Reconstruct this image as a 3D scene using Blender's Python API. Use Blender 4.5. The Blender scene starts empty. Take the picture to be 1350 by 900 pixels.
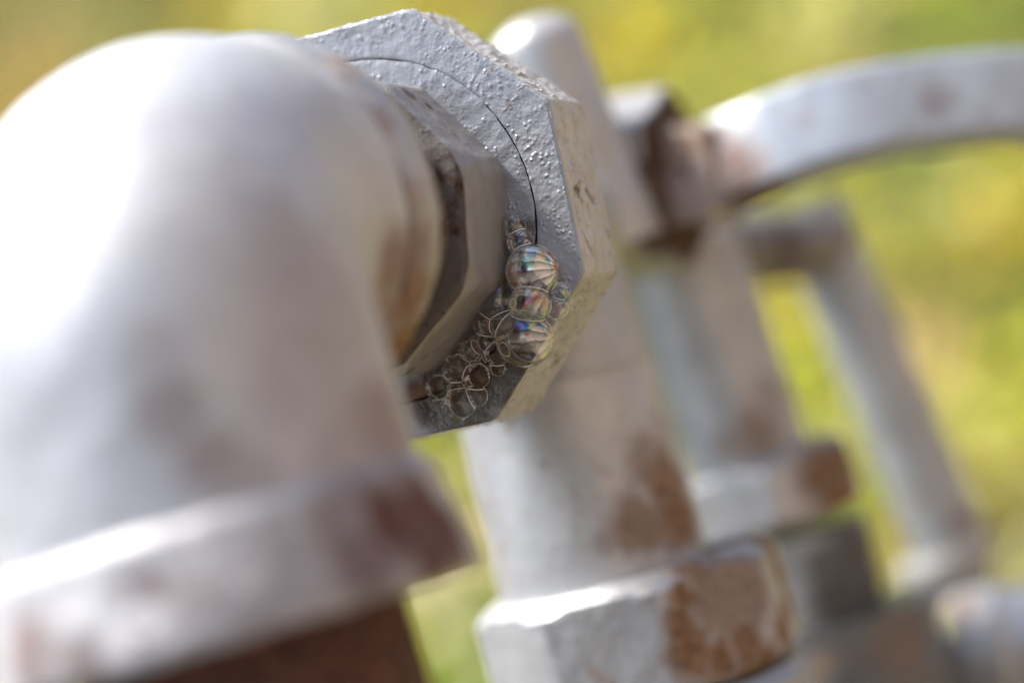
import bpy, math, random
from mathutils import Vector, Matrix, noise
from mathutils.bvhtree import BVHTree

random.seed(7)
S = bpy.context.scene
COL = S.collection
MM = 0.001
rad = math.radians

# ------------------------------------------------------------------ camera
# World: Z up, Y runs along the union's axis (away from the lens), the centre of the
# union nut's front face stands at O.  Camera axes written in that world:
H = 0.95
O = Vector((0, 0, H))
_roll, _pitch = rad(17), rad(-4)
UPC = Vector((-math.sin(_roll) * math.cos(_pitch), math.cos(_roll) * math.cos(_pitch), math.sin(_pitch)))
AC = Vector((.342, .036, -.939)); AC = (AC - UPC * AC.dot(UPC)).normalized()
XC = AC.cross(UPC).normalized()
def c2w(v):                       # camera direction -> world direction
    v = Vector(v); return Vector((v.dot(XC), v.dot(AC), v.dot(UPC)))
FOC = 3370.0                      # focal length in photo pixels (90 mm lens on a 36 mm frame)
D = 0.337                         # distance of the focus plane through the nut
CAM = O - c2w((-.0183, .0143, -D))
def at(px, py, d):                # a point seen at (px, py), d metres deep
    return CAM + c2w(((px - 675) * d / FOC, (450 - py) * d / FOC, -d))
def mm(px, d): return px * d / FOC

cd = bpy.data.cameras.new('camera'); cam = bpy.data.objects.new('camera', cd); COL.objects.link(cam)
m3 = Matrix((c2w((1, 0, 0)), c2w((0, 1, 0)), c2w((0, 0, 1)))).transposed()
cam.matrix_world = Matrix.Translation(CAM) @ m3.to_4x4()
cd.sensor_width = 36; cd.lens = FOC / 1350 * 36
cd.clip_start = .01; cd.clip_end = 200
cd.dof.use_dof = True; cd.dof.focus_distance = .3285; cd.dof.aperture_fstop = 6.0
cd.dof.aperture_blades = 9
S.camera = cam

# ------------------------------------------------------------------ light
LIGHT = c2w((-.71, .70, -.06)).normalized()          # towards the sun: up and to the left
w = bpy.data.worlds.new('World'); S.world = w; w.use_nodes = True
nt = w.node_tree; bg = nt.nodes['Background']
sky = nt.nodes.new('ShaderNodeTexSky'); sky.sky_type = 'NISHITA'; sky.sun_disc = False
sky.sun_elevation = math.asin(LIGHT.z); sky.sun_rotation = math.atan2(LIGHT.x, LIGHT.y)
sky.dust_density = 1.2
nt.links.new(sky.outputs[0], bg.inputs[0]); bg.inputs[1].default_value = .055
sd = bpy.data.lights.new('sun', 'SUN'); sd.energy = 2.3; sd.angle = rad(16); sd.color = (1, .96, .9)
sun = bpy.data.objects.new('sun', sd); COL.objects.link(sun)
sun.rotation_euler = LIGHT.to_track_quat('Z', 'Y').to_euler(); sun.location = (-1, -1, 4)
S.view_settings.view_transform = 'Standard'; S.view_settings.look = 'None'
S.view_settings.exposure = 2.22; S.view_settings.gamma = 1
S.cycles.use_denoising = True
S.cycles.transparent_max_bounces = 24; S.cycles.max_bounces = 12

# ------------------------------------------------------------------ node helpers
class N:
    def __init__(s, name):
        s.m = bpy.data.materials.new(name); s.m.use_nodes = True
        s.t = s.m.node_tree; s.t.nodes.clear()
        s.out = s.t.nodes.new('ShaderNodeOutputMaterial')
        s.tc = s.t.nodes.new('ShaderNodeTexCoord').outputs['Object']
    def link(s, a, b):
        if hasattr(a, 'is_output'): s.t.links.new(a, b)
        else: b.default_value = a
    def math(s, op, a, b=0.0, c=0.0, clamp=False):
        n = s.t.nodes.new('ShaderNodeMath'); n.operation = op; n.use_clamp = clamp
        for i, v in enumerate((a, b, c)): s.link(v, n.inputs[i])
        return n.outputs[0]
    def noise(s, scale, detail=3, rough=.55, dist=0.0, vec=None):
        n = s.t.nodes.new('ShaderNodeTexNoise'); n.inputs['Scale'].default_value = scale
        n.inputs['Detail'].default_value = detail; n.inputs['Roughness'].default_value = rough
        n.inputs['Distortion'].default_value = dist
        s.t.links.new(vec or s.tc, n.inputs['Vector']); return n.outputs['Fac']
    def voro(s, scale, feature='F1', smooth=.5):
        n = s.t.nodes.new('ShaderNodeTexVoronoi'); n.feature = feature
        n.inputs['Scale'].default_value = scale
        if feature == 'SMOOTH_F1': n.inputs['Smoothness'].default_value = smooth
        s.t.links.new(s.tc, n.inputs['Vector']); return n.outputs['Distance']
    def ramp(s, fac, stops, interp='LINEAR'):
        n = s.t.nodes.new('ShaderNodeValToRGB'); n.color_ramp.interpolation = interp
        e = n.color_ramp.elements
        while len(e) < len(stops): e.new(.5)
        for i, (p, c) in enumerate(stops):
            e[i].position = p
            e[i].color = (c, c, c, 1) if isinstance(c, (int, float)) else (*c, 1)
        s.t.links.new(fac, n.inputs[0]); return n.outputs[0]
    def mix(s, f, a, b, blend='MIX'):
        n = s.t.nodes.new('ShaderNodeMix'); n.data_type = 'RGBA'; n.blend_type = blend
        s.link(f, n.inputs[0])
        for k, v in ((6, a), (7, b)):
            if hasattr(v, 'is_output'): s.t.links.new(v, n.inputs[k])
            else: n.inputs[k].default_value = (*v, 1)
        return n.outputs[2]
    def bump(s, h, strength, dist, prev=None):
        n = s.t.nodes.new('ShaderNodeBump'); n.inputs['Strength'].default_value = strength
        n.inputs['Distance'].default_value = dist; s.t.links.new(h, n.inputs['Height'])
        if prev: s.t.links.new(prev, n.inputs['Normal'])
        return n.outputs[0]
    def node(s, kind, **kw):
        n = s.t.nodes.new(kind)
        for k, v in kw.items(): s.link(v, n.inputs[k])
        return n
    def done(s, shader):
        s.t.links.new(shader, s.out.inputs['Surface']); return s.m

def paint(name, base, spots=(), rust=.0, rough=.42, metal=.5, grime=.3, lump=.5, grit=1.0, rustcol=None, ragged=1.0, wet=()):
    """Aluminium paint over iron.  spots: (object-space point, radius, strength) of rust and painted-in shade."""
    n = N(name)
    big = n.noise(90, 4, .6); mid = n.noise(420, 4, .6); fine = n.noise(2600, 3, .6)
    tone = n.ramp(big, [(.3, tuple(c * .86 for c in base)), (.7, tuple(min(1, c * 1.08) for c in base))])
    dirt = n.ramp(mid, [(.5, 0), (.72, grime)])
    tone = n.mix(dirt, tone, tuple(c * f for c, f in zip(base, (.66, .58, .48))))
    mask = None
    wob = n.math('MULTIPLY', n.math('SUBTRACT', n.noise(260, 5, .65), .5), 1.0 * ragged)
    for p, r, k in spots:
        vd = n.node('ShaderNodeVectorMath'); vd.operation = 'DISTANCE'
        n.t.links.new(n.tc, vd.inputs[0]); vd.inputs[1].default_value = p
        q = n.math('ADD', n.math('DIVIDE', vd.outputs['Value'], r), wob)
        mr = n.node('ShaderNodeMapRange'); mr.interpolation_type = 'SMOOTHSTEP'
        n.t.links.new(q, mr.inputs[0])
        for i, v in ((1, 1.2), (2, .38), (3, 0.0), (4, k)): mr.inputs[i].default_value = v
        mask = mr.outputs[0] if mask is None else n.math('MAXIMUM', mask, mr.outputs[0])
    if rust > 0:
        g = n.ramp(n.noise(150, 6, .7, .4), [(.62 - .2 * rust, 0), (.70 - .16 * rust, 1)])
        mask = g if mask is None else n.math('MAXIMUM', mask, g)
    rc = rustcol or [(.25, (.065, .033, .019)), (.40, (.155, .080, .040)), (.55, (.245, .140, .074)), (.75, (.36, .26, .17))]
    rcol = n.ramp(n.noise(700, 5, .7, .3), rc)
    col = tone; rgh = rough; mt = metal
    if mask is not None:
        col = n.mix(mask, tone, rcol)
        rgh = n.math('ADD', rough, n.math('MULTIPLY', mask, .85 - rough))
        mt = n.math('MULTIPLY', n.math('SUBTRACT', 1.0, mask), metal)
    rgh = n.math('ADD', rgh, n.math('MULTIPLY', n.math('SUBTRACT', mid, .5), .25))
    tone_mask = None
    for p, r, k in wet:                       # soap solution still lying on the metal: darker and glossy
        vd = n.node('ShaderNodeVectorMath'); vd.operation = 'DISTANCE'
        n.t.links.new(n.tc, vd.inputs[0]); vd.inputs[1].default_value = p
        mr = n.node('ShaderNodeMapRange'); mr.interpolation_type = 'SMOOTHSTEP'
        n.t.links.new(n.math('ADD', n.math('DIVIDE', vd.outputs['Value'], r), n.math('MULTIPLY', wob, .5)), mr.inputs[0])
        for i, v in ((1, 1.2), (2, .8), (3, 0.0), (4, 1.0)): mr.inputs[i].default_value = v
        tone_mask = mr.outputs[0] if tone_mask is None else n.math('MAXIMUM', tone_mask, mr.outputs[0])
    if tone_mask is not None:
        col = n.mix(tone_mask, col, (.42, .39, .36), 'MULTIPLY')
        rgh = n.math('MULTIPLY', rgh, n.math('SUBTRACT', 1.0, n.math('MULTIPLY', tone_mask, .75)))
    # orange-peel and blistered paint
    pits = n.ramp(n.voro(1500, 'SMOOTH_F1', .6), [(.05, 1), (.5, 0)])
    sel = n.math('MULTIPLY', n.ramp(n.noise(520, 2), [(.45, .1), (.66, 1)]), n.ramp(n.noise(130, 3), [(.4, .2), (.62, 1)]))
    h1 = n.math('MULTIPLY', pits, sel)
    nb = n.bump(h1, .8 * lump, .00030)
    nb = n.bump(mid, .5 * lump, .0006, nb)
    nb = n.bump(fine, .35 * grit, .00012, nb)
    b = n.node('ShaderNodeBsdfPrincipled', **{'Base Color': col, 'Roughness': rgh, 'Metallic': mt, 'Normal': nb})
    b.inputs['Specular IOR Level'].default_value = .5
    return n.done(b.outputs[0])

# ------------------------------------------------------------------ mesh helpers
def link_mesh(name, V, F, origin, mat=None, parent=None, sharp=38):
    me = bpy.data.meshes.new(name)
    o0 = Vector(origin)
    me.from_pydata([tuple(Vector(v) - o0) for v in V], [], F)
    me.polygons.foreach_set('use_smooth', [True] * len(me.polygons))
    me.update()
    if sharp: me.set_sharp_from_angle(angle=rad(sharp))
    if mat: me.materials.append(mat)
    o = bpy.data.objects.new(name, me); COL.objects.link(o)
    if parent: o.parent = parent
    else: o.location = o0
    return o

def thing(name, label, cat, origin, group=None):
    o = bpy.data.objects.new(name, None); COL.objects.link(o); o.location = origin
    o.empty_display_size = .005
    return tag(o, label, cat, group)
def tag(o, label, cat, group=None):
    o['label'] = label; o['category'] = cat
    if group: o['group'] = group
    return o

def frame(axis, ref=None):
    a = Vector(axis).normalized()
    r = Vector(ref) if ref else (Vector((0, 0, 1)) if abs(a.z) < .9 else Vector((1, 0, 0)))
    x = (r - a * r.dot(a)).normalized(); return x, a.cross(x), a

def poly_r(th, n, rot, p=70):
    """Radius of a softly rounded regular n-gon with apothem 1."""
    s = 0.0
    for k in range(n):
        c = math.cos(th - rot - 2 * math.pi * k / n)
        if c > 0: s += c ** p
    return s ** (-1 / p)

def dense(prof, step):
    out = [prof[0]]
    for (s0, r0), (s1, r1) in zip(prof, prof[1:]):
        n = max(1, int(math.hypot(s1 - s0, r1 - r0) / step))
        for i in range(1, n + 1): out.append((s0 + (s1 - s0) * i / n, r0 + (r1 - r0) * i / n))
    return out

def bumpy(V, amp, scale, octs=3, seed=0.0, dirs=None):
    """Shift vertices along a smooth random vector field: dents, paint build-up."""
    out = []
    off = Vector((seed * 13.1, seed * 7.7, seed * 3.3))
    for v in V:
        v = Vector(v); q = v * scale + off; d = Vector((0, 0, 0)); a = 1.0
        for k in range(octs):
            d += noise.noise_vector(q) * a; q = q * 2.1; a *= .5
        out.append(v + d * amp)
    return out

def lathe(origin, axis, prof, seg=96, ref=None, step=None, sides=0, rot=0.0, cone=None, p=70, caps=True):
    """Turned body; with sides > 0 the profile radius is an apothem of a polygon, cut by an optional cone
    function s -> radius (a nut's chamfer)."""
    x, y, a = frame(axis, ref); o0 = Vector(origin)
    if step: prof = dense(prof, step)
    V, F = [], []
    ths = [2 * math.pi * i / seg for i in range(seg)]
    pr = [poly_r(t, sides, rot, p) if sides else 1.0 for t in ths]
    for s, r in prof:
        for t, k in zip(ths, pr):
            rr = r * k
            if cone: rr = min(rr, cone(s))
            V.append(o0 + a * s + (x * math.cos(t) + y * math.sin(t)) * rr)
    for j in range(len(prof) - 1):
        for i in range(seg):
            i2 = (i + 1) % seg
            F.append((j * seg + i, j * seg + i2, (j + 1) * seg + i2, (j + 1) * seg + i))
    if caps:
        if prof[0][1] > 1e-6: F.append(tuple(range(seg - 1, -1, -1)))
        if prof[-1][1] > 1e-6: F.append(tuple((len(prof) - 1) * seg + i for i in range(seg)))
    return V, F

def hitter(V, F):
    t = BVHTree.FromPolygons([tuple(v) for v in V], F)
    def hit(px, py):
        d = (at(px, py, 1.0) - CAM).normalized()
        r = t.ray_cast(CAM, d)
        return r[0]
    return hit
def spots(V, F, origin, lst):
    h = hitter(V, F); out = []
    for px, py, rpx, k in lst:
        p = h(px, py)
        if p is None: continue
        dd = (p - CAM).length
        out.append((tuple(p - Vector(origin)), rpx * dd / FOC, k))
    return out

SILVER = (.44, .445, .46)
GREY = (.34, .35, .375)
WHITE = (.56, .565, .58)

# ------------------------------------------------------------------ ground and grassy bank (the setting)
FWD = c2w((0, 0, -1)); FH = Vector((FWD.x, FWD.y, 0)).normalized(); SH = Vector((FH.y, -FH.x, 0))
def ground_z(p):
    """Flat yard that climbs into a grassy bank ahead of the lens."""
    f = (p - CAM).dot(FH)
    g = (p - CAM).dot(SH)                       # added unseen slope on the right, shaped to block sky light
    t = max(0.0, f - .42); t2 = max(0.0, g - .3)
    z = max(.95 * t * t / (t + .35), 2.6 * t2 * t2 / (t2 + .25) * min(1.0, max(0.0, (.52 - f) / .4)))
    n = noise.noise(Vector((p.x * 2.3, p.y * 2.3, 0))) * .05 + noise.noise(Vector((p.x * 9, p.y * 9, 4))) * .02
    return min(z, 5.0) + n
V, F = [], []
fs = [-30, -12, -6, -3, -1.5, -.6] + [-.2 + .06 * i for i in range(75)] + [4.6, 5.4, 7, 10, 20, 40]
ss = [-40, -20, -10, -6, -4, -3] + [-2.4 + .06 * i for i in range(81)] + [3, 4, 6, 10, 20, 40]
cx0 = Vector((CAM.x, CAM.y, 0))
for f in fs:
    for s in ss:
        p = cx0 + FH * f + SH * s; V.append(Vector((p.x, p.y, ground_z(p))))
nsn = len(ss)
for i in range(len(fs) - 1):
    for j in range(nsn - 1):
        F.append((i * nsn + j, i * nsn + j + 1, (i + 1) * nsn + j + 1, (i + 1) * nsn + j))
n = N('grass_soil')
gsoil = n.ramp(n.noise(14, 6, .7), [(.3, (.16, .115, .08)), (.5, (.26, .195, .14)), (.7, (.34, .265, .195))])
gdark = n.ramp(n.noise(14, 6, .7), [(.3, (.03, .024, .018)), (.5, (.055, .045, .035)), (.7, (.085, .07, .056))])
gbounce = n.node('ShaderNodeAttribute'); gbounce.attribute_name = 'tone_mask'
gsoil = n.mix(gbounce.outputs['Fac'], gdark, gsoil)
ggras = n.ramp(n.noise(9, 5, .65), [(.3, (.05, .06, .012)), (.48, (.12, .13, .02)), (.62, (.22, .18, .03)), (.78, (.2, .14, .06))])
gatt = n.node('ShaderNodeAttribute'); gatt.attribute_name = 'turf'
gc = n.mix(gatt.outputs['Fac'], gsoil, ggras)
gb = n.node('ShaderNodeBsdfPrincipled', **{'Base Color': gc, 'Roughness': .9, 'Normal': n.bump(n.noise(120, 4), .6, .02)})
terr = link_mesh('grassy_bank', V, F, (0, 0, 0), n.done(gb.outputs[0]), sharp=None)
terr['kind'] = 'structure'
df_ = terr.data.attributes.new('tone_mask', 'FLOAT', 'POINT')       # added right slope is pale to bounce warm light, the floor kept dark
df_.data.foreach_set('value', [max(0, min(1, ((v - CAM).dot(SH) - .25) / .25)) for v in V])
tf = terr.data.attributes.new('turf', 'FLOAT', 'POINT')       # turf grows on the bank, bare gritty soil lies below it
tf.data.foreach_set('value', [max(0, min(1, ((v - CAM).dot(FH) - .62) / .2)) * max(0, min(1, (1.6 - abs((v - CAM).dot(SH))) / .5)) for v in V])
bank = BVHTree.FromPolygons([tuple(v) for v in V], F)
def bank_at(px, py):
    d = (at(px, py, 1.0) - CAM).normalized(); return bank.ray_cast(CAM, d)[0]

# colours of the plants and fallen leaves, patch by patch up the bank
YEL, OLV, LIM, GRN, TAN, PAL, ORG, BRN = ((.78, .55, .012), (.21, .155, .006), (.62, .63, .05), (.12, .25, .012),
    (.62, .42, .20), (.85, .80, .27), (.66, .40, .08), (.24, .11, .05))
SAND = (.98, .80, .5)
PATCH = [(40, 90, TAN), (110, 40, OLV), (60, 20, BRN), (130, 80, OLV), (20, 190, ORG), (10, 140, OLV), (180, 20, OLV), (70, 130, ORG), (330, 20, YEL), (440, 20, PAL), (590, 15, YEL), (660, 20, OLV),
    (830, 70, YEL), (900, 30, LIM), (960, 80, LIM), (1050, 40, PAL), (1120, 20, PAL), (1230, 30, LIM), (1310, 25, GRN),
    (1150, 240, LIM), (1190, 310, LIM), (1240, 250, GRN), (1300, 230, GRN), (1260, 390, OLV), (1310, 330, YEL), (1340, 400, GRN),
    (1190, 440, TAN), (1260, 470, TAN), (1060, 500, LIM), (1050, 440, YEL), (1260, 550, PAL), (1310, 520, LIM), (1330, 620, LIM),
    (1310, 700, BRN), (570, 620, LIM), (590, 690, LIM), (580, 790, SAND), (560, 760, SAND), (600, 810, SAND), (600, 880, GRN), (560, 850, LIM), (500, 300, LIM), (700, 400, OLV), (300, 400, OLV), (900, 400, YEL), (700, 850, GRN)]
PW = [(bank_at(x, y), c) for x, y, c in PATCH]; PW = [(p, c) for p, c in PW if p]
LV, LF, LC = [], [], []
rng = random.Random(3)
def leafcol(p):
    ws = []
    for q, c in PW:
        d2 = (p - q).length_squared; ws.append((math.exp(-d2 / (.034 ** 2)), c))
    s = sum(a for a, _ in ws)
    u = rng.random() * (s + .02)
    for a, c in ws:
        u -= a
        if u < 0: return c
    return rng.choice((YEL, OLV, LIM, GRN, TAN, PAL, LIM))
for i in range(26000):
    f = .68 + 2.2 * rng.random() ** 1.2; s = (rng.random() * 2 - 1) * (.35 + .42 * f)
    p = cx0 + FH * f + SH * s; p.z = ground_z(p) + rng.random() * .03
    c = leafcol(p); nz = noise.noise(Vector((p.x * 8, p.y * 8, p.z * 8))) + .5 * noise.noise(Vector((p.x * 19, p.y * 19, p.z * 19 + 5)))
    if nz > .45 and rng.random() < .5: c = (.88, .82, .42)             # pale clumps painted in as glints on the leaves
    elif nz < -.36 and rng.random() < .7: c = rng.choice((GRN, BRN, OLV, GRN))
    k = (.75 + .5 * rng.random()) * (1 + .28 * nz)
    c = tuple(min(1, v * k) for v in c)
    blade = rng.random() < .45
    ln = rng.uniform(.03, .07) if blade else rng.uniform(.014, .032); wd = .004 if blade else ln * rng.uniform(.5, .8)
    nrm = Vector((rng.uniform(-1, 1), rng.uniform(-1, 1), rng.uniform(.3, 1.4))) - FH * .8
    x, y, z = frame(nrm, Vector((rng.uniform(-1, 1), rng.uniform(-1, 1), 1.5 if blade else rng.uniform(-1, 1))))
    b0 = len(LV); lift = z * (ln * .12)
    LV += [p, p + x * ln * .45 + y * wd * .5 + lift, p + x * ln, p + x * ln * .45 - y * wd * .5 + lift]
    LF.append((b0, b0 + 1, b0 + 2, b0 + 3)); LC += [(*c, 1)] * 4
n = N('leaf_litter')
at_ = n.node('ShaderNodeAttribute'); at_.attribute_name = 'leaf_colour'
df = n.node('ShaderNodeBsdfPrincipled', **{'Base Color': at_.outputs['Color'], 'Roughness': .75, 'Specular IOR Level': .15})
tr = n.node('ShaderNodeBsdfTranslucent', **{'Color': at_.outputs['Color']})
mx = n.node('ShaderNodeMixShader', **{'Fac': .35}); n.t.links.new(df.outputs[0], mx.inputs[1]); n.t.links.new(tr.outputs[0], mx.inputs[2])
lv = link_mesh('grass_and_leaves', LV, LF, (0, 0, 0), n.done(mx.outputs[0]), sharp=None)
ca = lv.data.color_attributes.new('leaf_colour', 'FLOAT_COLOR', 'POINT')
ca.data.foreach_set('color', [v for c in LC for v in c])
lv['kind'] = 'stuff'; lv['label'] = 'blurred yellow green grass and fallen leaves on the bank'

# ------------------------------------------------------------------ front elbow
Y = Vector((0, 1, 0)); Z = Vector((0, 0, 1)); X = Vector((1, 0, 0))
EC = O + Y * (-67.5 * MM)                     # where the elbow's two axes cross
EB = EC - Z * 44 * MM
el = thing('elbow_fitting', 'big silver painted pipe elbow with brown stains, filling the left of the picture', 'pipe elbow', EB)
# body: a swept quarter bend, wider in the leg, with straight sockets at both ends
V, F = [], []; seg = 144; path = []
R0, R1 = 22.1 * MM, 23.3 * MM
RBd = 17 * MM
for i in range(14): path.append((Vector((0, 25.6 * MM - i * 8.6 / 14 * MM, 0)), Vector((0, -1, 0)), R0))
c0 = Vector((0, RBd, -RBd))
for i in range(1, 48):
    t = math.pi / 2 * i / 48
    path.append((c0 + Vector((0, -math.sin(t), math.cos(t))) * RBd, Vector((0, -math.cos(t), -math.sin(t))), R0 + (R1 - R0) * (.5 - .5 * math.cos(2 * t))))
for i in range(26): path.append((Vector((0, 0, -RBd - i * (19 * MM) / 25)), Vector((0, 0, -1)), R1))
for p, d, rr in path:
    yy = X; xx = d.cross(yy)
    for k in range(seg):
        t = 2 * math.pi * k / seg
        V.append(EC + p + (yy * math.cos(t) + xx * math.sin(t)) * rr)
for j in range(len(path) - 1):
    for k in range(seg):
        k2 = (k + 1) % seg
        F.append((j * seg + k, (j + 1) * seg + k, (j + 1) * seg + k2, j * seg + k2))
V = bumpy(V, .22 * MM, 90, 3, 1)
sp = spots(V, F, EB, [(225, 545, 60, .42), (200, 455, 46, .26), (285, 605, 56, .45), (375, 290, 60, .28), (400, 360, 120, .34), (500, 420, 90, .7), (520, 350, 70, .8),
    (525, 480, 60, .8), (505, 560, 100, .62), (330, 640, 80, .35), (430, 500, 150, .36), (470, 600, 120, .45), (440, 400, 120, .36)])  # right-hand spots paint in shade and brown reflection; left-hand ones are stains
link_mesh('body', V, F, EB, paint('elbow_paint', (.53, .53, .55), sp, rough=.52, metal=.35, grime=.25, lump=.2, ragged=.6,
    rustcol=[(.25, (.10, .05, .032)), (.45, (.17, .088, .055)), (.62, (.24, .13, .08)), (.8, (.30, .19, .13))]), el)
V, F = lathe(O + Y * (-34 * MM), Y, [(-10.5 * MM, 20.6 * MM), (-9 * MM, 21.4 * MM), (-7.2 * MM, 21.4 * MM), (-6.4 * MM, 20.8 * MM)], 128, step=.5 * MM, caps=False)
V = bumpy(V, .2 * MM, 260, 3, 30)
link_mesh('groove', V, F, EB, paint('groove_rust', (.14, .11, .10), (), rust=1.4, rough=.8, metal=.1, rustcol=[(.25, (.03, .013, .009)), (.45, (.07, .03, .018)), (.62, (.13, .055, .03)), (.8, (.2, .1, .06))]), el)
# rounded end bands
prof = [(-9.2, 20.3), (-7.2, 20.6), (-7.0, 22.0), (-6.2, 22.8), (-5, 23.2), (-3, 23.5), (-1.2, 23.4), (-.2, 22.8), (0, 21.6), (0, 15)]
V, F = lathe(O + Y * (-34 * MM), Y, [(s * MM, r * MM) for s, r in prof], 128, step=.6 * MM)
V = bumpy(V, .3 * MM, 160, 3, 2)
sp = spots(V, F, EB, [(590, 300, 60, 1), (590, 350, 70, 1), (565, 420, 70, 1), (530, 460, 70, 1), (575, 240, 45, .6), (535, 330, 60, .75), (540, 390, 60, .9), (520, 270, 50, .6), (500, 160, 30, .35), (440, 100, 30, .3)])
link_mesh('end_band', V, F, EB, paint('elbow_band_paint', (.43, .42, .42), sp, rust=.1, rough=.45, lump=.4, ragged=.45), el)
prof = [(31.4, 20), (31.9, 22.6), (32.6, 24.0), (33.6, 24.7), (37, 25.2), (42, 26.2), (44.2, 26.4), (45.0, 26), (45.2, 24.5), (45.0, 14)]
V, F = lathe(EC, -Z, [(s * MM, r * MM) for s, r in prof], 144, step=.6 * MM)
V = bumpy(V, .32 * MM, 190, 4, 3)
sp = spots(V, F, EB, [(560, 670, 70, 1), (590, 700, 70, 1), (520, 690, 80, 1), (450, 690, 70, .6), (390, 740, 80, .35), (540, 640, 50, .8), (330, 790, 70, .35),
    (40, 860, 70, .7), (110, 880, 55, .6), (260, 790, 60, .4), (470, 650, 50, .55), (570, 730, 60, 1), (480, 740, 70, .8)])
link_mesh('base_band', V, F, EB, paint('elbow_base_paint', (.46, .45, .46), sp, rust=.15, rough=.6, metal=.3, lump=.5, ragged=.8,
    rustcol=[(.25, (.03, .012, .009)), (.45, (.085, .034, .024)), (.62, (.16, .068, .048)), (.8, (.26, .15, .115))]), el)

V, F = lathe(EC - Z * 43.5 * MM, -Z, [(0, 17.5 * MM), (60 * MM, 17.5 * MM), (220 * MM, 17.5 * MM), (EC.z - .0435, 17.5 * MM)], 96, step=3 * MM)
V = bumpy(V, .3 * MM, 200, 3, 4)
rp = link_mesh('rusty_pipe', V, F, (EC.x, EC.y, 0), paint('rusty_iron', (.06, .03, .022), (), rust=2.2, rough=.8, metal=.1,
    rustcol=[(.3, (.014, .006, .004)), (.46, (.045, .016, .009)), (.58, (.13, .048, .028)), (.74, (.30, .16, .11))]))
tag(rp, 'dark rust brown upright pipe screwed up into the big elbow in front', 'pipe')

# ------------------------------------------------------------------ union: tailpiece with octagonal hub
FW = rad(-5.5)
def yframe_rot(deg): return rad(deg)
tp = thing('union_tailpiece', 'dull grey octagonal pipe end seated in the nut, rusty along its lower edge', 'pipe fitting', O + Y * (-8 * MM))
TO = O + Y * (-8 * MM)
# flange disc, flush in the nut's mouth
gapn = lambda t: (22.66 - .16 * math.exp(-((t - rad(112)) / rad(22)) ** 2) + .46 * math.exp(-((t - rad(40)) / rad(19)) ** 4) * (.8 + .6 * noise.noise(Vector((t * 16, 1, 2))))) * MM + (.24 * noise.noise(Vector((math.cos(t) * 2.6 + 3, math.sin(t) * 2.2, 1.7))) + .06 * noise.noise(Vector((math.cos(t) * 9, math.sin(t) * 9, 5.7)))) * MM
seg = 360
V, F = [], []
rings = [(-.12, r) for r in [0.4 + i * .045 for i in range(13)]] + [(-.10, .96), (-.06, .985), (.04, 1.0), (.6, 1.002), (4, 1.002)]
xf, yf = X, Z
for s, r in rings:
    for i in range(seg):
        t = 2 * math.pi * i / seg
        V.append(O + Y * s * MM + (X * math.cos(t) + Z * math.sin(t)) * gapn(t) * r)
for j in range(len(rings) - 1):
    for i in range(seg):
        i2 = (i + 1) % seg; F.append((j * seg + i, (j + 1) * seg + i, (j + 1) * seg + i2, j * seg + i2))
V = bumpy(V, .10 * MM, 700, 3, 5)
wet = [(668, 452, 36, 1), (650, 460, 30, 1), (672, 440, 20, .8), (640, 475, 22, 1), (628, 500, 26, 1), (600, 515, 30, 1), (575, 512, 30, 1), (550, 520, 26, .9), (560, 545, 22, .5), (680, 468, 18, .8), (600, 490, 18, .6), (648, 485, 18, 1)]
AMBER = [(.25, (.03, .012, .006)), (.45, (.10, .040, .015)), (.62, (.19, .078, .028)), (.8, (.28, .14, .06))]
DARKR = [(.25, (.016, .008, .005)), (.45, (.045, .020, .010)), (.62, (.09, .038, .016)), (.8, (.17, .085, .04))]
sp = spots(V, F, TO, wet)
gl = spots(V, F, TO, [(690, 330, 44, 1), (675, 400, 50, 1), (640, 460, 50, 1), (600, 500, 50, 1)])
flg = link_mesh('flange', V, F, TO, paint('flange_paint', GREY, sp, rough=.36, metal=.2, lump=.8, grime=.5, ragged=.6, rustcol=AMBER, wet=gl), tp)
FLN = len(flg.data.polygons)
# octagonal hub
HR = 18.6 * MM
V, F = lathe(O, -Y, [(-1 * MM, HR), (.6 * MM, HR * 1.01), (12.4 * MM, HR), (13.4 * MM, HR * .985), (13.8 * MM, HR * .94), (13.8 * MM, 8 * MM)], 288, ref=X, step=.5 * MM,
             sides=8, rot=rad(-14.5), p=90, cone=lambda s: 20.0 * MM if s < 11 * MM else 20.0 * MM - (s - 11 * MM) * .35)
V = bumpy(V, .11 * MM, 380, 3, 6)
sp = spots(V, F, TO, [(540, 125, 16, .7), (565, 140, 10, .7), (600, 178, 10, .4), (655, 205, 12, .35), (540, 490, 14, .6), (560, 470, 10, .4)])
hub = link_mesh('octagonal_hub', V, F, TO, paint('hub_paint', (.26, .25, .245), sp, rough=.4, metal=.15, lump=.4, grime=.3, ragged=.7, rustcol=DARKR), tp)
CREV = paint('crevice_shade_rust', (.05, .043, .038), (), rust=.6, rough=.8, metal=0, rustcol=DARKR)  # gap walls: shade painted in dark, with some rust
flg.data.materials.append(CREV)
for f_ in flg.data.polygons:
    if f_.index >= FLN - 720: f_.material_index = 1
hub.data.materials.append(paint('hub_end_shade_rust', (.13, .115, .105), (), rust=.5, rough=.7, metal=.1, rustcol=DARKR))
for f_ in hub.data.polygons:                   # the hub's end, towards the elbow, has the gap's shade painted in, with rust
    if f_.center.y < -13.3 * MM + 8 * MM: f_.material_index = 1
V, F = lathe(O, -Y, [(12 * MM, 16.2 * MM), (38 * MM, 16.0 * MM)], 96, step=1 * MM)
V = bumpy(V, .2 * MM, 300, 3, 7)
link_mesh('neck', V, F, TO, paint('neck_paint', (.17, .15, .14), (), rust=.4, rough=.6, lump=.4, rustcol=DARKR), tp)

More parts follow.
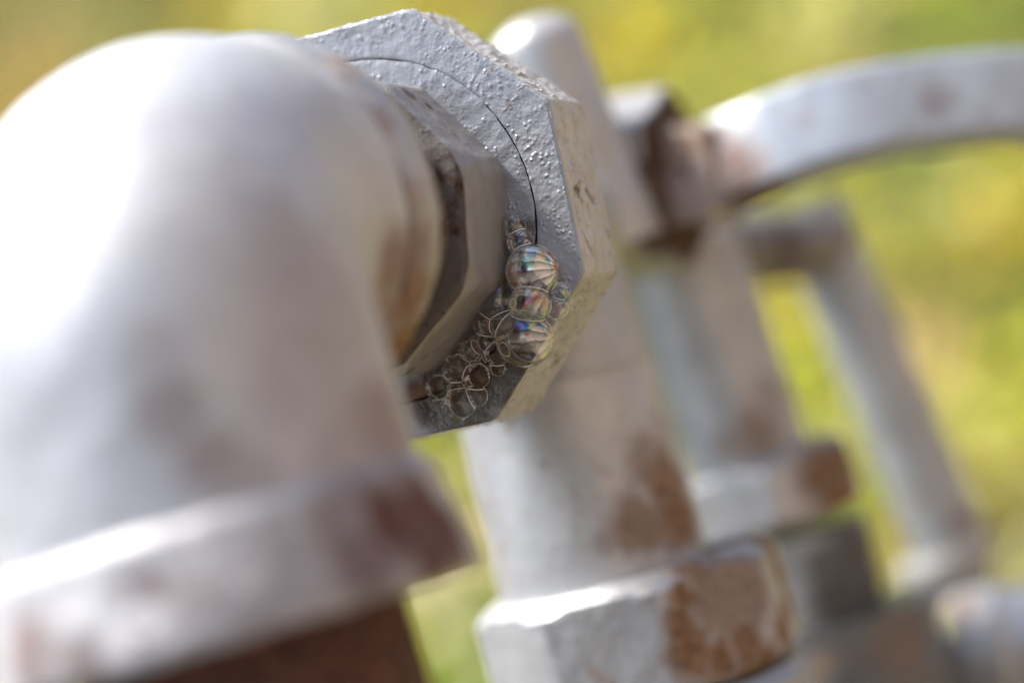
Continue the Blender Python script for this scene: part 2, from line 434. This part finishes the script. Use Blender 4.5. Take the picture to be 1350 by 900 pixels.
# ------------------------------------------------------------------ union nut (octagon)
TH = 14.8 * MM
AP = 27.5 * MM
NO_ = O + Y * TH
seg = 720
prof = [(5, 22.9), (.5, 22.9), (.06, 23.05), (0, 23.3)]
V, F = [], []
pr = [poly_r(2 * math.pi * i / seg, 8, rad(-5.5), 110) for i in range(seg)]
rows = []
for s, r in [(4, 22.86), (.5, 22.86), (.12, 22.9), (.02, 23.05)]: rows.append((s, r, 0))
for i in range(1, 25): rows.append((0, 23.05, i / 25 * .97))
rows += [(0.04, 0, .985), (.18, 0, 1.0)]
for i in range(1, 34): rows.append((.18 + (14.4 - .18) * i / 33, 0, 1.001))
rows += [(14.7, 0, .99), (14.8, 0, .97), (14.8, 0, .9), (14.8, 16, 0)]
for s, r, q in rows:
    for i in range(seg):
        t = 2 * math.pi * i / seg
        if q == 0: R = r * MM
        elif r: R = r * MM * (1 - q) + AP * pr[i] * q
        else: R = AP * pr[i] * q
        V.append(O + Y * s * MM + (X * math.cos(t) + Z * math.sin(t)) * R)
for j in range(len(rows) - 1):
    for i in range(seg):
        i2 = (i + 1) % seg; F.append((j * seg + i, (j + 1) * seg + i, (j + 1) * seg + i2, j * seg + i2))
V2 = []
for i, v in enumerate(V):          # thick lumpy paint, heavier round the outer flats
    l = v - O; edge = max(0.0, min(1.0, (l.y / MM - .1) / 1.2))
    a1 = noise.noise(v * 800); a2 = noise.noise(v * 1500 + Vector((3, 1, 9))); a3 = noise.noise(v * 320); pk = max(.12, min(1.0, .5 + 1.3 * noise.noise(v * 110 + Vector((5, 2, 1)))))
    amp = .04 + .17 * edge
    rd = Vector((l.x, 0, l.z)).normalized()
    dn = rd * edge + Vector((0, -1, 0)) * (1 - edge)
    v2 = v + dn * (a1 * amp + max(0, a2 - .28) * (.40 * pk + .55 * edge) + a3 * .12 * (.3 + edge)) * MM
    V2.append(v2)
V = V2
sp = spots(V, F, NO_, wet + [(556, 540, 22, .7), (575, 520, 18, .8), (672, 140, 5, .7), (650, 92, 5, .6), (770, 240, 5, .5), (735, 150, 4, .5), (690, 490, 10, .3), (600, 545, 16, .5)])
gl = spots(V, F, NO_, [(690, 400, 70, 1), (660, 470, 66, 1), (600, 520, 60, 1), (700, 320, 40, 1)])
un = link_mesh('union_nut', V, F, NO_, paint('nut_paint', (.36, .37, .395), sp, rough=.36, metal=.2, lump=.8, grime=.35, ragged=.6, rustcol=AMBER, wet=gl))
un.data.materials.append(paint('flats_dirt_bounce', (.50, .488, .472), (), rust=.12, rough=.45, metal=.15, lump=.9, grime=.7, rustcol=[(.25, (.10, .07, .05)), (.6, (.2, .15, .11)), (.8, (.55, .53, .5))]))
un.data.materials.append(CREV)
for f_ in un.data.polygons:                    # beige on the eight flats: dirt plus painted-in ground reflection
    if 30 * seg <= f_.index < 66 * seg: f_.material_index = 1
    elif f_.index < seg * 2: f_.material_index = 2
tag(un, 'sharp grey octagonal nut with blistered paint in the centre, carrying the soap bubbles', 'nut')

# ------------------------------------------------------------------ union back body and tee behind it
tee = thing('pipe_tee', 'blurred grey tee fitting directly behind the octagonal nut', 'pipe fitting', O + Y * 54 * MM)
TE = O + Y * 54 * MM
V, F = lathe(O, Y, [(15 * MM, 21.5 * MM), (24 * MM, 21.5 * MM), (25 * MM, 20.6 * MM), (25.5 * MM, 15 * MM)], 192, ref=X, step=1 * MM)
V = bumpy(V, .15 * MM, 300, 3, 8)
link_mesh('rear_collar', V, F, TE, paint('collar_paint', (.40, .41, .41), (), rough=.4, lump=.5), tee)
V, F = lathe(O + Z * (-21 * MM) + X * 4 * MM + Y * 15 * MM, Y, [(0, 2 * MM), (0, 5.5 * MM), (.5 * MM, 6.3 * MM), (7 * MM, 6.3 * MM), (8 * MM, 5 * MM), (8 * MM, 1 * MM)], 72, ref=X, step=.6 * MM, sides=6, rot=.4)
V = bumpy(V, .2 * MM, 300, 3, 28)
link_mesh('lug', V, F, TE, paint('lug_paint', (.38, .39, .37), (), lump=.5), tee)
V, F = lathe(O, Y, [(25 * MM, 17 * MM), (40 * MM, 17.5 * MM), (54 * MM, 17.5 * MM)], 96, step=1.5 * MM)
V = bumpy(V, .3 * MM, 120, 3, 9)
link_mesh('branch', V, F, TE, paint('tee_branch_paint', SILVER, (), rust=.1, lump=.4), tee)
V, F = lathe(TE, Z, [(-24 * MM, 14.6 * MM), (8 * MM, 14.6 * MM), (12 * MM, 12 * MM), (13 * MM, 7 * MM), (13 * MM, 0)], 96, step=1.5 * MM)
V = bumpy(V, .3 * MM, 120, 3, 10)
link_mesh('run', V, F, TE, paint('tee_run_paint', SILVER, (), rust=.1, lump=.4), tee)

def upright(name, label, cat, p0, p1, r0, r1, base, sl=(), seed=0, rust=.08, endround=0, group=None, **kw):
    ax = p1 - p0; L = ax.length
    prof = [(0, r0)]
    prof += [(L * i / 20, r0 + (r1 - r0) * i / 20) for i in range(1, 20)]
    if endround:
        prof = [(L, r1)] if False else prof
        for i in range(1, 10):
            t = math.pi / 2 * i / 9
            prof.append((L + math.sin(t) * endround, r1 - (1 - math.cos(t)) * r1 * .98))
    else: prof.append((L, r1))
    V, F = lathe(p0, ax, prof, 96, step=2 * MM)
    V = bumpy(V, .3 * MM, 110, 3, seed)
    o = link_mesh(name, V, F, p0, paint(name + '_paint', base, spots(V, F, p0, sl), rust=rust, **kw))
    return tag(o, label, cat, group)

d = D + 54 * .939 * MM
upright('pipe_nipple', 'fat silver upright pipe below the octagonal nut, rusty at its lower right', 'pipe', at(800, 765, d), at(700, 400, d), mm(141, d), mm(131, d), (.50, .50, .515),
    [(880, 640, 66, .95), (855, 600, 46, .6), (895, 680, 60, 1), (845, 690, 56, .85), (800, 715, 26, .5), (868, 560, 30, .3)], 11, lump=.5)
d = D + .075
upright('pipe_plug', 'pale rounded pipe end peeking out above the octagonal nut', 'pipe', at(800, 330, d), at(706, 66, d), mm(78, d), mm(66, d), (.48, .47, .46), (), 12, endround=mm(42, d))

# ------------------------------------------------------------------ hex nut under the fat pipe
def hexnut(name, label, cat, c, axis, R, hgt, rotdeg, base, sl=(), seed=0, ref=None, chamfer=.55, rust=.1, group=None, sides=6, hole=.55, **kw):
    """Hexagon nut lying along axis, c = middle of the nut, R = half width across the corners."""
    ap = R * math.cos(math.pi / sides); h = hgt / 2
    def cone(s):
        e = h - abs(s); return min(R * .985, ap * .90 + max(0, e) / chamfer)
    prof = [(-h, ap * hole), (-h, ap * .9), (-h + .001 * MM, ap), (h - .001 * MM, ap), (h, ap * .9), (h, ap * hole)]
    V, F = lathe(c, axis, prof, 288, ref=ref, step=.7 * MM, sides=sides, rot=rad(rotdeg), cone=cone, p=120)
    V = bumpy(V, .11 * MM, 240, 3, seed)
    base_pt = c - Vector(axis).normalized() * h
    o = link_mesh(name, V, F, base_pt, paint(name + '_paint', base, spots(V, F, base_pt, sl), rust=rust, **kw))
    return tag(o, label, cat, group)
RGT = c2w((1, 0, 0)); TOV = c2w((0, 0, 1))
d = D + 54 * .939 * MM
axA = (at(700, 400, d) - at(800, 765, d)).normalized()
hexnut('faceted_nut', 'silver faceted nut with one rust orange face, at the foot of the fat upright pipe', 'nut', at(843, 826, d), axA, mm(212, d), mm(158, d), 30.5, (.50, .505, .52),
    [(906, 748, 36, 1), (900, 785, 30, 1), (898, 820, 34, 1), (912, 862, 46, 1), (950, 862, 40, 1), (985, 850, 40, 1), (1035, 830, 50, 1), (1038, 790, 36, 1), (1025, 750, 38, 1), (1005, 712, 50, 1), (970, 712, 42, 1), (935, 722, 42, 1), (960, 785, 100, .8), (1045, 760, 50, .8), (905, 700, 40, .7), (870, 712, 34, .6), (1000, 880, 60, 1), (780, 880, 12, .4)],
    13, ref=RGT, sides=8, lump=.4, rough=.4, ragged=1.5)
p0 = at(880, 960, d); 
V, F = lathe(at(866, 905, d), -axA, [(0, mm(190, d)), (2 * MM, mm(205, d)), (14 * MM, mm(205, d)), (16 * MM, mm(190, d)), (16 * MM, 5 * MM)], 144, ref=RGT, step=1 * MM)
V = bumpy(V, .2 * MM, 200, 3, 14)
tag(link_mesh('pipe_collar', V, F, at(866, 905, d), paint('under_collar_paint', (.42, .42, .43), (), rust=.2)), 'grey round collar right below the faceted nut with the rust orange face', 'pipe fitting')

# ------------------------------------------------------------------ valve head with curved arm (upper right)
d = D + .088
hubax = c2w((.88, .10, .46)).normalized()
vh = thing('shutoff_valve', 'brown grey six sided valve head right behind the octagonal nut', 'valve', at(893, 235, d))
VO = at(893, 235, d)
R = mm(124, d)
V, F = lathe(VO, -hubax, [(0, R * .5), (0, R * .84), (.4 * MM, R * .866), (13 * MM, R * .866), (13.5 * MM, R * .8), (13.5 * MM, 2 * MM)], 192, ref=c2w((0, 1, 0)), step=1 * MM, sides=6, rot=rad(30), p=110)
V = bumpy(V, .25 * MM, 150, 3, 15)
sp = spots(V, F, VO, [(890, 160, 50, .95), (925, 200, 50, 1), (870, 320, 45, .9), (920, 300, 50, 1), (850, 230, 24, .9), (860, 280, 26, .9)])
link_mesh('hex_body', V, F, VO, paint('valve_paint', (.40, .39, .38), sp, rust=.15, rustcol=DARKR), vh)
V, F = lathe(VO, -hubax, [(13 * MM, R * .8), (40 * MM, R * .8)], 96, step=2 * MM)
V = bumpy(V, .25 * MM, 150, 3, 16)
link_mesh('barrel', V, F, VO, paint('barrel_paint', (.42, .40, .38), (), rust=.15), vh)
V, F = lathe(VO, hubax, [(.15 * MM, R * .84), (.5 * MM, R * .80), (.9 * MM, R * .76), (.9 * MM, 0)], 192, ref=c2w((0, 1, 0)), step=1 * MM, sides=6, rot=rad(30), p=110)
V = bumpy(V, .15 * MM, 200, 3, 29)
link_mesh('end_face', V, F, VO, paint('shaded_rusty_end', (.10, .075, .06), (), rust=1.2, rough=.8, metal=.1, rustcol=DARKR), vh)  # extra dark disc: shade painted over the rusty end
# square shank on the valve's end
bx, by, ba = frame(hubax, c2w((0, 1, 0)))
V, F = lathe(VO, hubax, [(.3 * MM, 7.0 * MM), (8.2 * MM, 6.9 * MM), (8.8 * MM, 6.2 * MM), (8.8 * MM, 0)], 96, ref=c2w((0, 1, 0)), sides=4, rot=0, p=60)
V = [VO + bx * (v - VO).dot(bx) * 1.15 - by * 0 + by * (v - VO).dot(by) * .9 + ba * (v - VO).dot(ba) for v in V]
link_mesh('square_shank', V, F, VO, paint('shank_paint', (.50, .40, .33), (), rust=.6), vh)

# curved flat arm
def sweep(pts, hh, tt, up, rr=.45, seg=40):
    """Bar of rounded rectangular section hh x tt along pts; up = direction of hh."""
    V, F = [], []
    n_ = len(pts)
    for i, p in enumerate(pts):
        t = (pts[min(i + 1, n_ - 1)] - pts[max(i - 1, 0)]).normalized()
        u = (up - t * up.dot(t)).normalized(); v = t.cross(u)
        k = hh[i] if isinstance(hh, list) else hh
        for q in range(seg):
            a = 2 * math.pi * q / seg; ca, sa = math.cos(a), math.sin(a)
            e = 2 / 9.0
            V.append(p + u * (k / 2) * math.copysign(abs(ca) ** e, ca) + v * (tt / 2) * math.copysign(abs(sa) ** e, sa))
    for i in range(n_ - 1):
        for q in range(seg):
            q2 = (q + 1) % seg; F.append((i * seg + q, i * seg + q2, (i + 1) * seg + q2, (i + 1) * seg + q))
    F.append(tuple(range(seg - 1, -1, -1))); F.append(tuple((n_ - 1) * seg + q for q in range(seg)))
    return V, F
def spline(ctrl, n_):
    out = []
    P_ = [ctrl[0]] + list(ctrl) + [ctrl[-1]]
    for i in range(1, len(P_) - 2):
        for k in range(n_):
            t = k / n_; a, b, c, e = P_[i - 1], P_[i], P_[i + 1], P_[i + 2]
            out.append(.5 * ((2 * b) + (c - a) * t + (2 * a - 5 * b + 4 * c - e) * t * t + (3 * b - a - 3 * c + e) * t ** 3))
    out.append(ctrl[-1]); return out
dA = D + .078
ctrl = [at(x, y, dA + q) for x, y, q in [(918, 240, .012), (985, 206, .002), (1060, 176, 0), (1150, 151, 0), (1250, 136, .002), (1350, 129, .004), (1450, 130, .008), (1560, 140, .012)]]
pts = spline(ctrl, 10)
armup = c2w((-.12, .94, -.32))
V, F = sweep(pts, [mm(q, dA) for q in [124 - 6 * i / 70 for i in range(71)]], 8.5 * MM, armup)
V = bumpy(V, .25 * MM, 120, 3, 17)
AO = at(960, 220, dA)
sp = spots(V, F, AO, [(1235, 132, 34, .4), (1228, 138, 18, .6), (1060, 158, 18, .35), (1300, 150, 14, .3), (1140, 110, 14, .3), (965, 225, 60, .85), (992, 262, 56, .9), (948, 195, 40, .7)])  # last three spots paint in the shadow at the arm's root
arm = link_mesh('curved_arm', V, F, AO, paint('arm_paint', (.42, .45, .49), sp, rough=.5, lump=.3, grime=.2, rustcol=[(.25, (.03, .02, .016)), (.45, (.10, .055, .036)), (.62, (.26, .13, .075)), (.8, (.40, .24, .15))]))
tag(arm, 'pale grey curved flat arm with an orange rust spot, reaching to the right edge', 'handle')

AT = (pts[3] - pts[0]).normalized()
V, F = lathe(pts[0] - AT * 1 * MM, AT, [(1 * MM, 2 * MM), (1 * MM, 6.2 * MM), (2 * MM, 7.4 * MM), (5 * MM, 7.8 * MM), (8 * MM, 7.4 * MM), (10 * MM, 4 * MM)], 96, step=.7 * MM)
V = bumpy(V, .3 * MM, 160, 3, 27)
link_mesh('root_shadow_piece', V, F, AO, paint('root_shadow_dark', (.26, .22, .20), (), rust=1.2, rough=.75, metal=.1, rustcol=DARKR), arm)  # added dark piece standing in for the shadow where the arm starts

# ------------------------------------------------------------------ second and third uprights behind
d = D + .108
axB = (at(915, 390, d) - at(992, 620, d)).normalized()
upright('valve_stem_pipe', 'middle upright pipe, brown on its right, running below the valve head', 'pipe', at(1008, 668, d), at(895, 330, d), mm(84, d), mm(82, d), (.46, .455, .45),
    [(1000, 570, 40, .7), (960, 585, 26, .5), (1015, 520, 30, .4)], 18, rust=.12)
d2 = d
hexnut('hex_nut', 'small blurred hexagon nut on the middle upright pipe, white left side and brown right face', 'nut', at(1022, 643, d), axB, mm(125, d), mm(92, d), 52, (.48, .475, .48),
    [(1090, 620, 60, 1), (1110, 660, 50, 1), (1120, 600, 40, 1)], 19, ref=RGT)
upright('joint_sleeve', 'dark based pipe joint right below the small blurred hexagon nut', 'pipe fitting', at(1080, 815, d), at(1050, 700, d), mm(88, d), mm(96, d), (.46, .46, .47), [(1130, 730, 70, 1), (1110, 790, 60, 1), (1150, 780, 60, 1), (1090, 745, 40, .9)], 20, rustcol=[(.25, (.05, .048, .045)), (.45, (.085, .08, .075)), (.62, (.13, .115, .10)), (.8, (.2, .15, .11))], ragged=.5)  # dark spots paint in the shade on its right side
upright('pipe_coupling', 'dark grey wide pipe coupling at the bottom edge, below the pipe joint', 'pipe fitting', at(1180, 1050, d), at(1110, 808, d), mm(125, d), mm(120, d), (.17, .168, .165), [(1190, 850, 50, .5)], 21, rust=.25)

d = D + .15
upright('thin_pipe', 'thinnest and farthest upright pipe, at the right with a bright left stripe', 'pipe', at(1262, 735, d), at(1062, 270, d), mm(53, d), mm(48, d), (.44, .445, .45), [(1270, 690, 30, .6)], 22)
upright('cross_pipe', 'blurred dark grey sideways pipe joining the valve head to the thinnest upright pipe', 'pipe', at(925, 335, D + .118), at(1092, 322, d), mm(46, d), mm(47, d), (.24, .22, .205), [(1040, 330, 60, .6), (960, 340, 60, .7)], 23, rust=.3, endround=mm(20, d), rustcol=DARKR)
axC = (at(1052, 270, d) - at(1252, 735, d)).normalized()
V, F = lathe(at(1262, 790, d), axC, [(0, mm(50, d)), (0, mm(54, d)), (4 * MM, mm(60, d)), (8 * MM, mm(60, d)), (10 * MM, mm(54, d)), (10 * MM, mm(40, d))], 96, step=1 * MM)
tag(link_mesh('pipe_ring', V, F, at(1262, 790, d), paint('ring_paint', (.36, .355, .34), (), rust=.3, rough=.6)), 'blurred pale ring at the foot of the thinnest upright pipe', 'pipe fitting')
d = D + .125
V, F = lathe(at(1255, 862, d), c2w((.96, .16, .2)), [(0, 2 * MM), (0, mm(72, d)), (3 * MM, mm(82, d)), (9 * MM, mm(84, d)), (11 * MM, mm(76, d)), (60 * MM, mm(76, d))], 96, step=1 * MM)
V = bumpy(V, .25 * MM, 120, 3, 24)
sp = spots(V, F, at(1255, 862, d), [(1245, 850, 50, 1), (1260, 800, 40, .6), (1250, 890, 50, 1)])
tag(link_mesh('side_pipe', V, F, at(1255, 862, d), paint('side_pipe_paint', (.43, .43, .44), sp)), 'blurred light grey sideways pipe in the bottom right corner, rusty at its near end', 'pipe')

# ------------------------------------------------------------------ soap bubbles on the nut's face
def film(name, seed, white, fringe, ang, tint, clear, lines, r, side, bias):
    """Soap film: a clear skin with sky reflections and dark lines painted along its meridians."""
    n = N(name)
    sx = n.node('ShaderNodeSeparateXYZ'); n.t.links.new(n.tc, sx.inputs[0])
    gx, gy, gz = sx.outputs
    ca, sa = math.cos(ang), math.sin(ang)
    # pole in the X-Z plane (across the picture), turned by ang
    pu = n.math('ADD', n.math('MULTIPLY', gx, ca), n.math('MULTIPLY', gz, sa))
    pv = n.math('SUBTRACT', n.math('MULTIPLY', gz, ca), n.math('MULTIPLY', gx, sa))
    wob = n.noise(420, 3, .5)
    lon = n.math('ARCTAN2', pv, n.math('MULTIPLY', gy, -1.0))
    ph = n.math('ADD', n.math('MULTIPLY', lon, lines), n.math('ADD', n.math('MULTIPLY', wob, 1.1), seed * .37))
    fr = n.math('FRACT', ph)
    line = n.ramp(fr, [(0.0, 0.10), (.05, .14), (.12, .8), (.22, 1.0), (.6, .66), (.92, .4), (1.0, .12)])
    th = n.math('ADD', n.math('MULTIPLY', n.noise(300 + 40 * (seed % 3), 3, .6, .8), 1.6), n.math('MULTIPLY', pu, 90))
    rain = n.ramp(n.math('FRACT', n.math('ADD', n.math('MULTIPLY', th, 1.9), seed * .21)),
        [(0, (.95, .92, .85)), (.2, (1, .55, .18)), (.34, (.65, .12, .35)), (.48, (.08, .16, .7)), (.62, (.08, .6, .68)), (.78, (.8, .85, .35)), (1, (.95, .92, .85))])
    sel = n.ramp(n.noise(330, 2, .5, .3, None), [(.60 - .16 * fringe, 0), (.63 - .16 * fringe, 1)])
    col = n.mix(sel, tint, rain)
    sdv = n.math('ADD', n.math('MULTIPLY', gx, math.cos(side) * bias / r), n.math('MULTIPLY', gz, math.sin(side) * bias / r))
    patch = n.ramp(n.math('ADD', n.noise(260, 3, .6, 1.2), sdv), [(.5 - .16 * white, 0), (.62 - .16 * white, 1)])
    lw = n.node('ShaderNodeLayerWeight', Blend=.35)
    amt = n.math('ADD', n.math('MULTIPLY', n.math('MULTIPLY', line, patch), white), n.math('MULTIPLY', lw.outputs['Fresnel'], .35), clamp=True)
    amt = n.math('MULTIPLY', amt, .86 * (1.0 - clear))
    gl = n.node('ShaderNodeBsdfGlossy', Color=col, Roughness=.16)
    dfu = n.node('ShaderNodeBsdfDiffuse', Color=col)
    gm = n.node('ShaderNodeMixShader', Fac=.26); n.t.links.new(gl.outputs[0], gm.inputs[1]); n.t.links.new(dfu.outputs[0], gm.inputs[2])
    tr = n.node('ShaderNodeBsdfTransparent', Color=(.97, .96, .95, 1))
    sharp_ = n.node('ShaderNodeBsdfGlossy', Color=(1, 1, 1, 1), Roughness=.02)
    m1 = n.node('ShaderNodeMixShader', Fac=amt); n.t.links.new(tr.outputs[0], m1.inputs[1]); n.t.links.new(gm.outputs[0], m1.inputs[2])
    m2 = n.node('ShaderNodeMixShader', Fac=n.math('MULTIPLY', lw.outputs['Fresnel'], .4)); n.t.links.new(m1.outputs[0], m2.inputs[1]); n.t.links.new(sharp_.outputs[0], m2.inputs[2])
    return n.done(m2.outputs[0])
n = N('film_edge_water')
eb = n.node('ShaderNodeBsdfPrincipled', **{'Base Color': (.98, .96, .92, 1), 'Roughness': .25})
et = n.node('ShaderNodeBsdfTransparent'); em_ = n.node('ShaderNodeMixShader', Fac=.95)
n.t.links.new(et.outputs[0], em_.inputs[1]); n.t.links.new(eb.outputs[0], em_.inputs[2])
EDGE = n.done(em_.outputs[0])

def on_face(px, py, h):            # point h metres in front of the nut's face
    dr = (at(px, py, 1.0) - CAM); t = ((O.y - h) - CAM.y) / dr.y
    return CAM + dr * t
ICO = {}
def ico(level):
    if level not in ICO:
        import bmesh
        b = bmesh.new(); bmesh.ops.create_icosphere(b, subdivisions=level, radius=1)
        ICO[level] = ([v.co.normalized() for v in b.verts], [tuple(v.index for v in f.verts) for f in b.faces]); b.free()
    return ICO[level]
# (px, py, radius px, height factor, white, fringe, pole angle deg, clear, lines, label)
BUB = [
 (677, 298, 15, .5, .45, .0, 80, .25, 1.6, 'small faint bubble at the very top of the foam'),
 (686, 319, 17, .5, .55, .1, 20, .1, 2.6, 'second bubble from the top, small with pale streaks'),
 (702, 357, 33, .55, .95, .55, -12, 0, 2.3, 'large white bubble with fanned dark lines and a rainbow streak, upper of the big ones'),
 (698, 401, 26, 1.15, .55, 1.0, 40, 0, 2.0, 'round bubble with blue and teal patches, in the middle of the foam'),
 (692, 446, 36, .6, .62, .35, -15, 0, 1.8, 'largest bubble, brown left half and striped white right half'),
 (739, 384, 12, .45, .6, .3, 60, 0, 2.6, 'small fan lined bubble on the right edge of the foam'),
 (733, 407, 15, .45, .5, 0, 30, .3, 1.6, 'small grey translucent bubble right of the blue and teal one'),
 (655, 398, 22, .6, .35, .1, 60, .2, 2.2, 'clear streaked bubble left of the blue and teal one, by the hub corner'),
 (668, 428, 19, .8, .25, .1, 10, .3, 1.5, 'clear bubble wedged between the hub and the largest bubble'),
 (642, 424, 17, .6, .35, .1, 110, .2, 2.0, 'clear bubble with crossing pale streaks, left of the wedged clear one'),
 (637, 452, 13, .7, .4, .1, 70, .2, 1.6, 'small bubble ringed with bright edges, left of the largest bubble'),
 (655, 466, 14, .5, .1, .1, 40, .5, 1.4, 'brown tinted small bubble tucked under the left of the largest bubble'),
 (620, 462, 12, .5, .3, .1, 120, .3, 1.8, 'small cluttered bubble below the bright edged one'),
 (601, 486, 16, .5, .12, .0, 30, .5, 1.4, 'clear grey bubble in the lower foam against the hub'),
 (628, 497, 15, .6, .06, .1, 50, .6, 1.3, 'dark brown bubble in the lower foam, right of the clear grey one'),
 (602, 513, 10, .7, .06, .1, 60, .6, 1.2, 'tiny brown bubble pinched between the lower foam bubbles'),
 (606, 532, 18, .5, .14, .1, -30, .4, 1.2, 'brown bubble with a pale rim, lowest of all'),
 (577, 510, 14, .45, .08, .1, 100, .5, 1.4, 'brown bubble at the far left end of the foam'),
 (627, 522, 13, .45, .1, 0, 70, .6, 1.2, 'faint bubble at the right of the lowest one'),
 (655, 486, 9, .45, .08, .2, 20, .5, 1.4, 'tiny brown bubble just below the left of the largest bubble'),
]
tiny = random.Random(11)
for (x, y, r) in [(610, 449, 5), (604, 456, 5), (612, 474, 6), (597, 464, 4), (622, 445, 4), (630, 470, 6), (641, 472, 5), (648, 455, 5), (616, 484, 5),
                  (588, 496, 5), (640, 485, 5), (592, 472, 4), (585, 520, 5), (648, 440, 5), (670, 378, 5), (664, 372, 4), (681, 336, 5), (692, 333, 4), (664, 488, 4), (634, 462, 4), (624, 478, 5), (606, 466, 5)]:
    BUB.append((x, y, r, .5, .3, .2, tiny.uniform(-90, 90), .2, 1.5, None))
for _ in range(64):                             # more froth along the strip against the hub
    q = tiny.random(); x = 662 + (575 - 662) * q + tiny.uniform(-10, 12); y = 425 + (528 - 425) * q + tiny.uniform(-14, 16)
    BUB.append((x, y, tiny.uniform(2.2, 5.2), .5, .3, .2, tiny.uniform(-90, 90), .2, 1.5, None))
B = []
for bi, (x, y, r, hf, *_) in enumerate(BUB):
    rr = r * .0985 * MM * (1.22 if 7 <= bi < 20 else 1.08); B.append((on_face(x, y, rr * hf + .12 * MM), rr))
EPS = .13 * MM
SIDE = {2: (70, .10), 3: (20, .12), 4: (35, .45)}      # where on the big bubbles the painted sky reflection lies
for i, (c, r) in enumerate(B):
    px, py, rp_, hf, white, fringe, angd, clear, lines, label = BUB[i]
    dirs, faces = ico(5 if rp_ > 20 else 4 if rp_ > 8 else 3)
    nb = []
    for j, (cj, rj) in enumerate(B):
        if j == i: continue
        v = cj - c; L2 = v.length_squared
        if v.length >= r + rj: continue
        k = (L2 + r * r - rj * rj) / 2
        if k < .12 * r * v.length: k = .12 * r * v.length
        nb.append((v, k))
    V = []; onmetal = []
    for dv in dirs:
        t = r
        for v, k in nb:
            q = v.dot(dv)
            if q > 1e-9: t = min(t, k / q)
        tm = max(.02 * r, (O.y - EPS - c.y) / dv.y) if dv.y > 1e-6 else 9
        onmetal.append(tm < t - 1e-9); t = min(t, tm)
        V.append(c + dv * t * .993)
    faces = [f_ for f_ in faces if not all(onmetal[q] for q in f_)]      # no film where the bubble sits on the metal
    mat = film('soap_film', i * 1.7 + 1, white, fringe, rad(angd), (.97, .98, 1.0), clear, lines, r, rad(SIDE.get(i, (60, .06))[0]), SIDE.get(i, (60, .06))[1])
    o = link_mesh('soap_bubble', V, faces, c, mat, sharp=40)
    tag(o, label or 'pinhead soap bubble in the froth between the larger bubbles', 'bubble', 'soap bubbles on the nut' if label else 'pinhead bubbles in the froth')
    # wet seams where this bubble meets later neighbours and the metal
    EV, EF = [], []
    def tube(pts_, rad_, closed=False):
        if len(pts_) < 2: return
        k0 = len(EV); m = 6
        for a_ in range(len(pts_)):
            p_ = pts_[a_]; q_ = pts_[(a_ + 1) % len(pts_)] if (closed or a_ < len(pts_) - 1) else pts_[a_]
            o_ = pts_[a_ - 1] if (closed or a_ > 0) else pts_[a_]
            tt = (q_ - o_)
            if tt.length < 1e-12: tt = Vector((0, 0, 1))
            fx, fy, _ = frame(tt, (0, 1, .1))
            for b_ in range(m):
                an = 2 * math.pi * b_ / m; EV.append(p_ + (fx * math.cos(an) + fy * math.sin(an)) * rad_)
        cnt = len(pts_) if closed else len(pts_) - 1
        for a_ in range(cnt):
            a2 = (a_ + 1) % len(pts_)
            for b_ in range(m):
                b2 = (b_ + 1) % m; EF.append((k0 + a_ * m + b_, k0 + a_ * m + b2, k0 + a2 * m + b2, k0 + a2 * m + b_))
    def runs(ps, ok, rad_):
        if all(ok): tube(ps, rad_, True); return
        st = ok.index(False); cur = []
        for q in range(1, len(ps) + 1):
            ii = (st + q) % len(ps)
            if ok[ii]: cur.append(ps[ii])
            else:
                if len(cur) > 1: tube(cur, rad_)
                cur = []
        if len(cur) > 1: tube(cur, rad_)
    ew = (.056 if rp_ > 12 else .036) * MM
    for j in range(i + 1, len(B)):
        cj, rj = B[j]; v = cj - c; L = v.length
        if L >= r + rj or L < abs(r - rj): continue
        a_ = (L * L + r * r - rj * rj) / (2 * L); h2 = r * r - a_ * a_
        if h2 <= 0: continue
        hr = math.sqrt(h2); fx, fy, fz = frame(v)
        ps, ok = [], []
        for q in range(72):
            an = 2 * math.pi * q / 72; p = c + fz * a_ + (fx * math.cos(an) + fy * math.sin(an)) * hr
            ps.append(p); ok.append(p.y < O.y - EPS and all((p - ck).length > rk * .995 for k, (ck, rk) in enumerate(B) if k not in (i, j)))
        runs(ps, ok, ew)
        for k in range(j + 1, len(B)):          # line where three films meet
            ck, rk = B[k]; v2 = ck - c
            if v2.length >= r + rk or (ck - cj).length >= rj + rk: continue
            n1, n2 = v, v2; k1 = (v.length_squared + r * r - rj * rj) / 2; k2 = (v2.length_squared + r * r - rk * rk) / 2
            dl = n1.cross(n2)
            if dl.length < 1e-12: continue
            p0 = ((n2.cross(dl)) * k1 + (dl.cross(n1)) * k2) / dl.length_squared; dl.normalize()
            cur = []
            for q in range(-40, 41):
                p = c + p0 + dl * (q / 40 * r * 1.2)
                pw = (p - c).length_squared - r * r
                good = pw < 0 and p.y < O.y - EPS and all((p - B[z][0]).length_squared - B[z][1] ** 2 > pw - 1e-12 for z in range(len(B)) if z not in (i, j, k))
                if good: cur.append(p)
            if len(cur) > 1: tube(cur, ew * .8)
    cy = O.y - EPS - c.y
    if cy < r:
        hr = math.sqrt(r * r - cy * cy); ps, ok = [], []
        for q in range(72):
            an = 2 * math.pi * q / 72; p = Vector((c.x + hr * math.cos(an), O.y - EPS, c.z + hr * math.sin(an)))
            ps.append(p); ok.append(all((p - ck).length > rk * .995 for k, (ck, rk) in enumerate(B) if k != i))
        if any(ok) and rp_ > 7: runs(ps, ok, ew * .6)
    if EV: link_mesh('film_edge', EV, EF, c, EDGE, o, sharp=None)
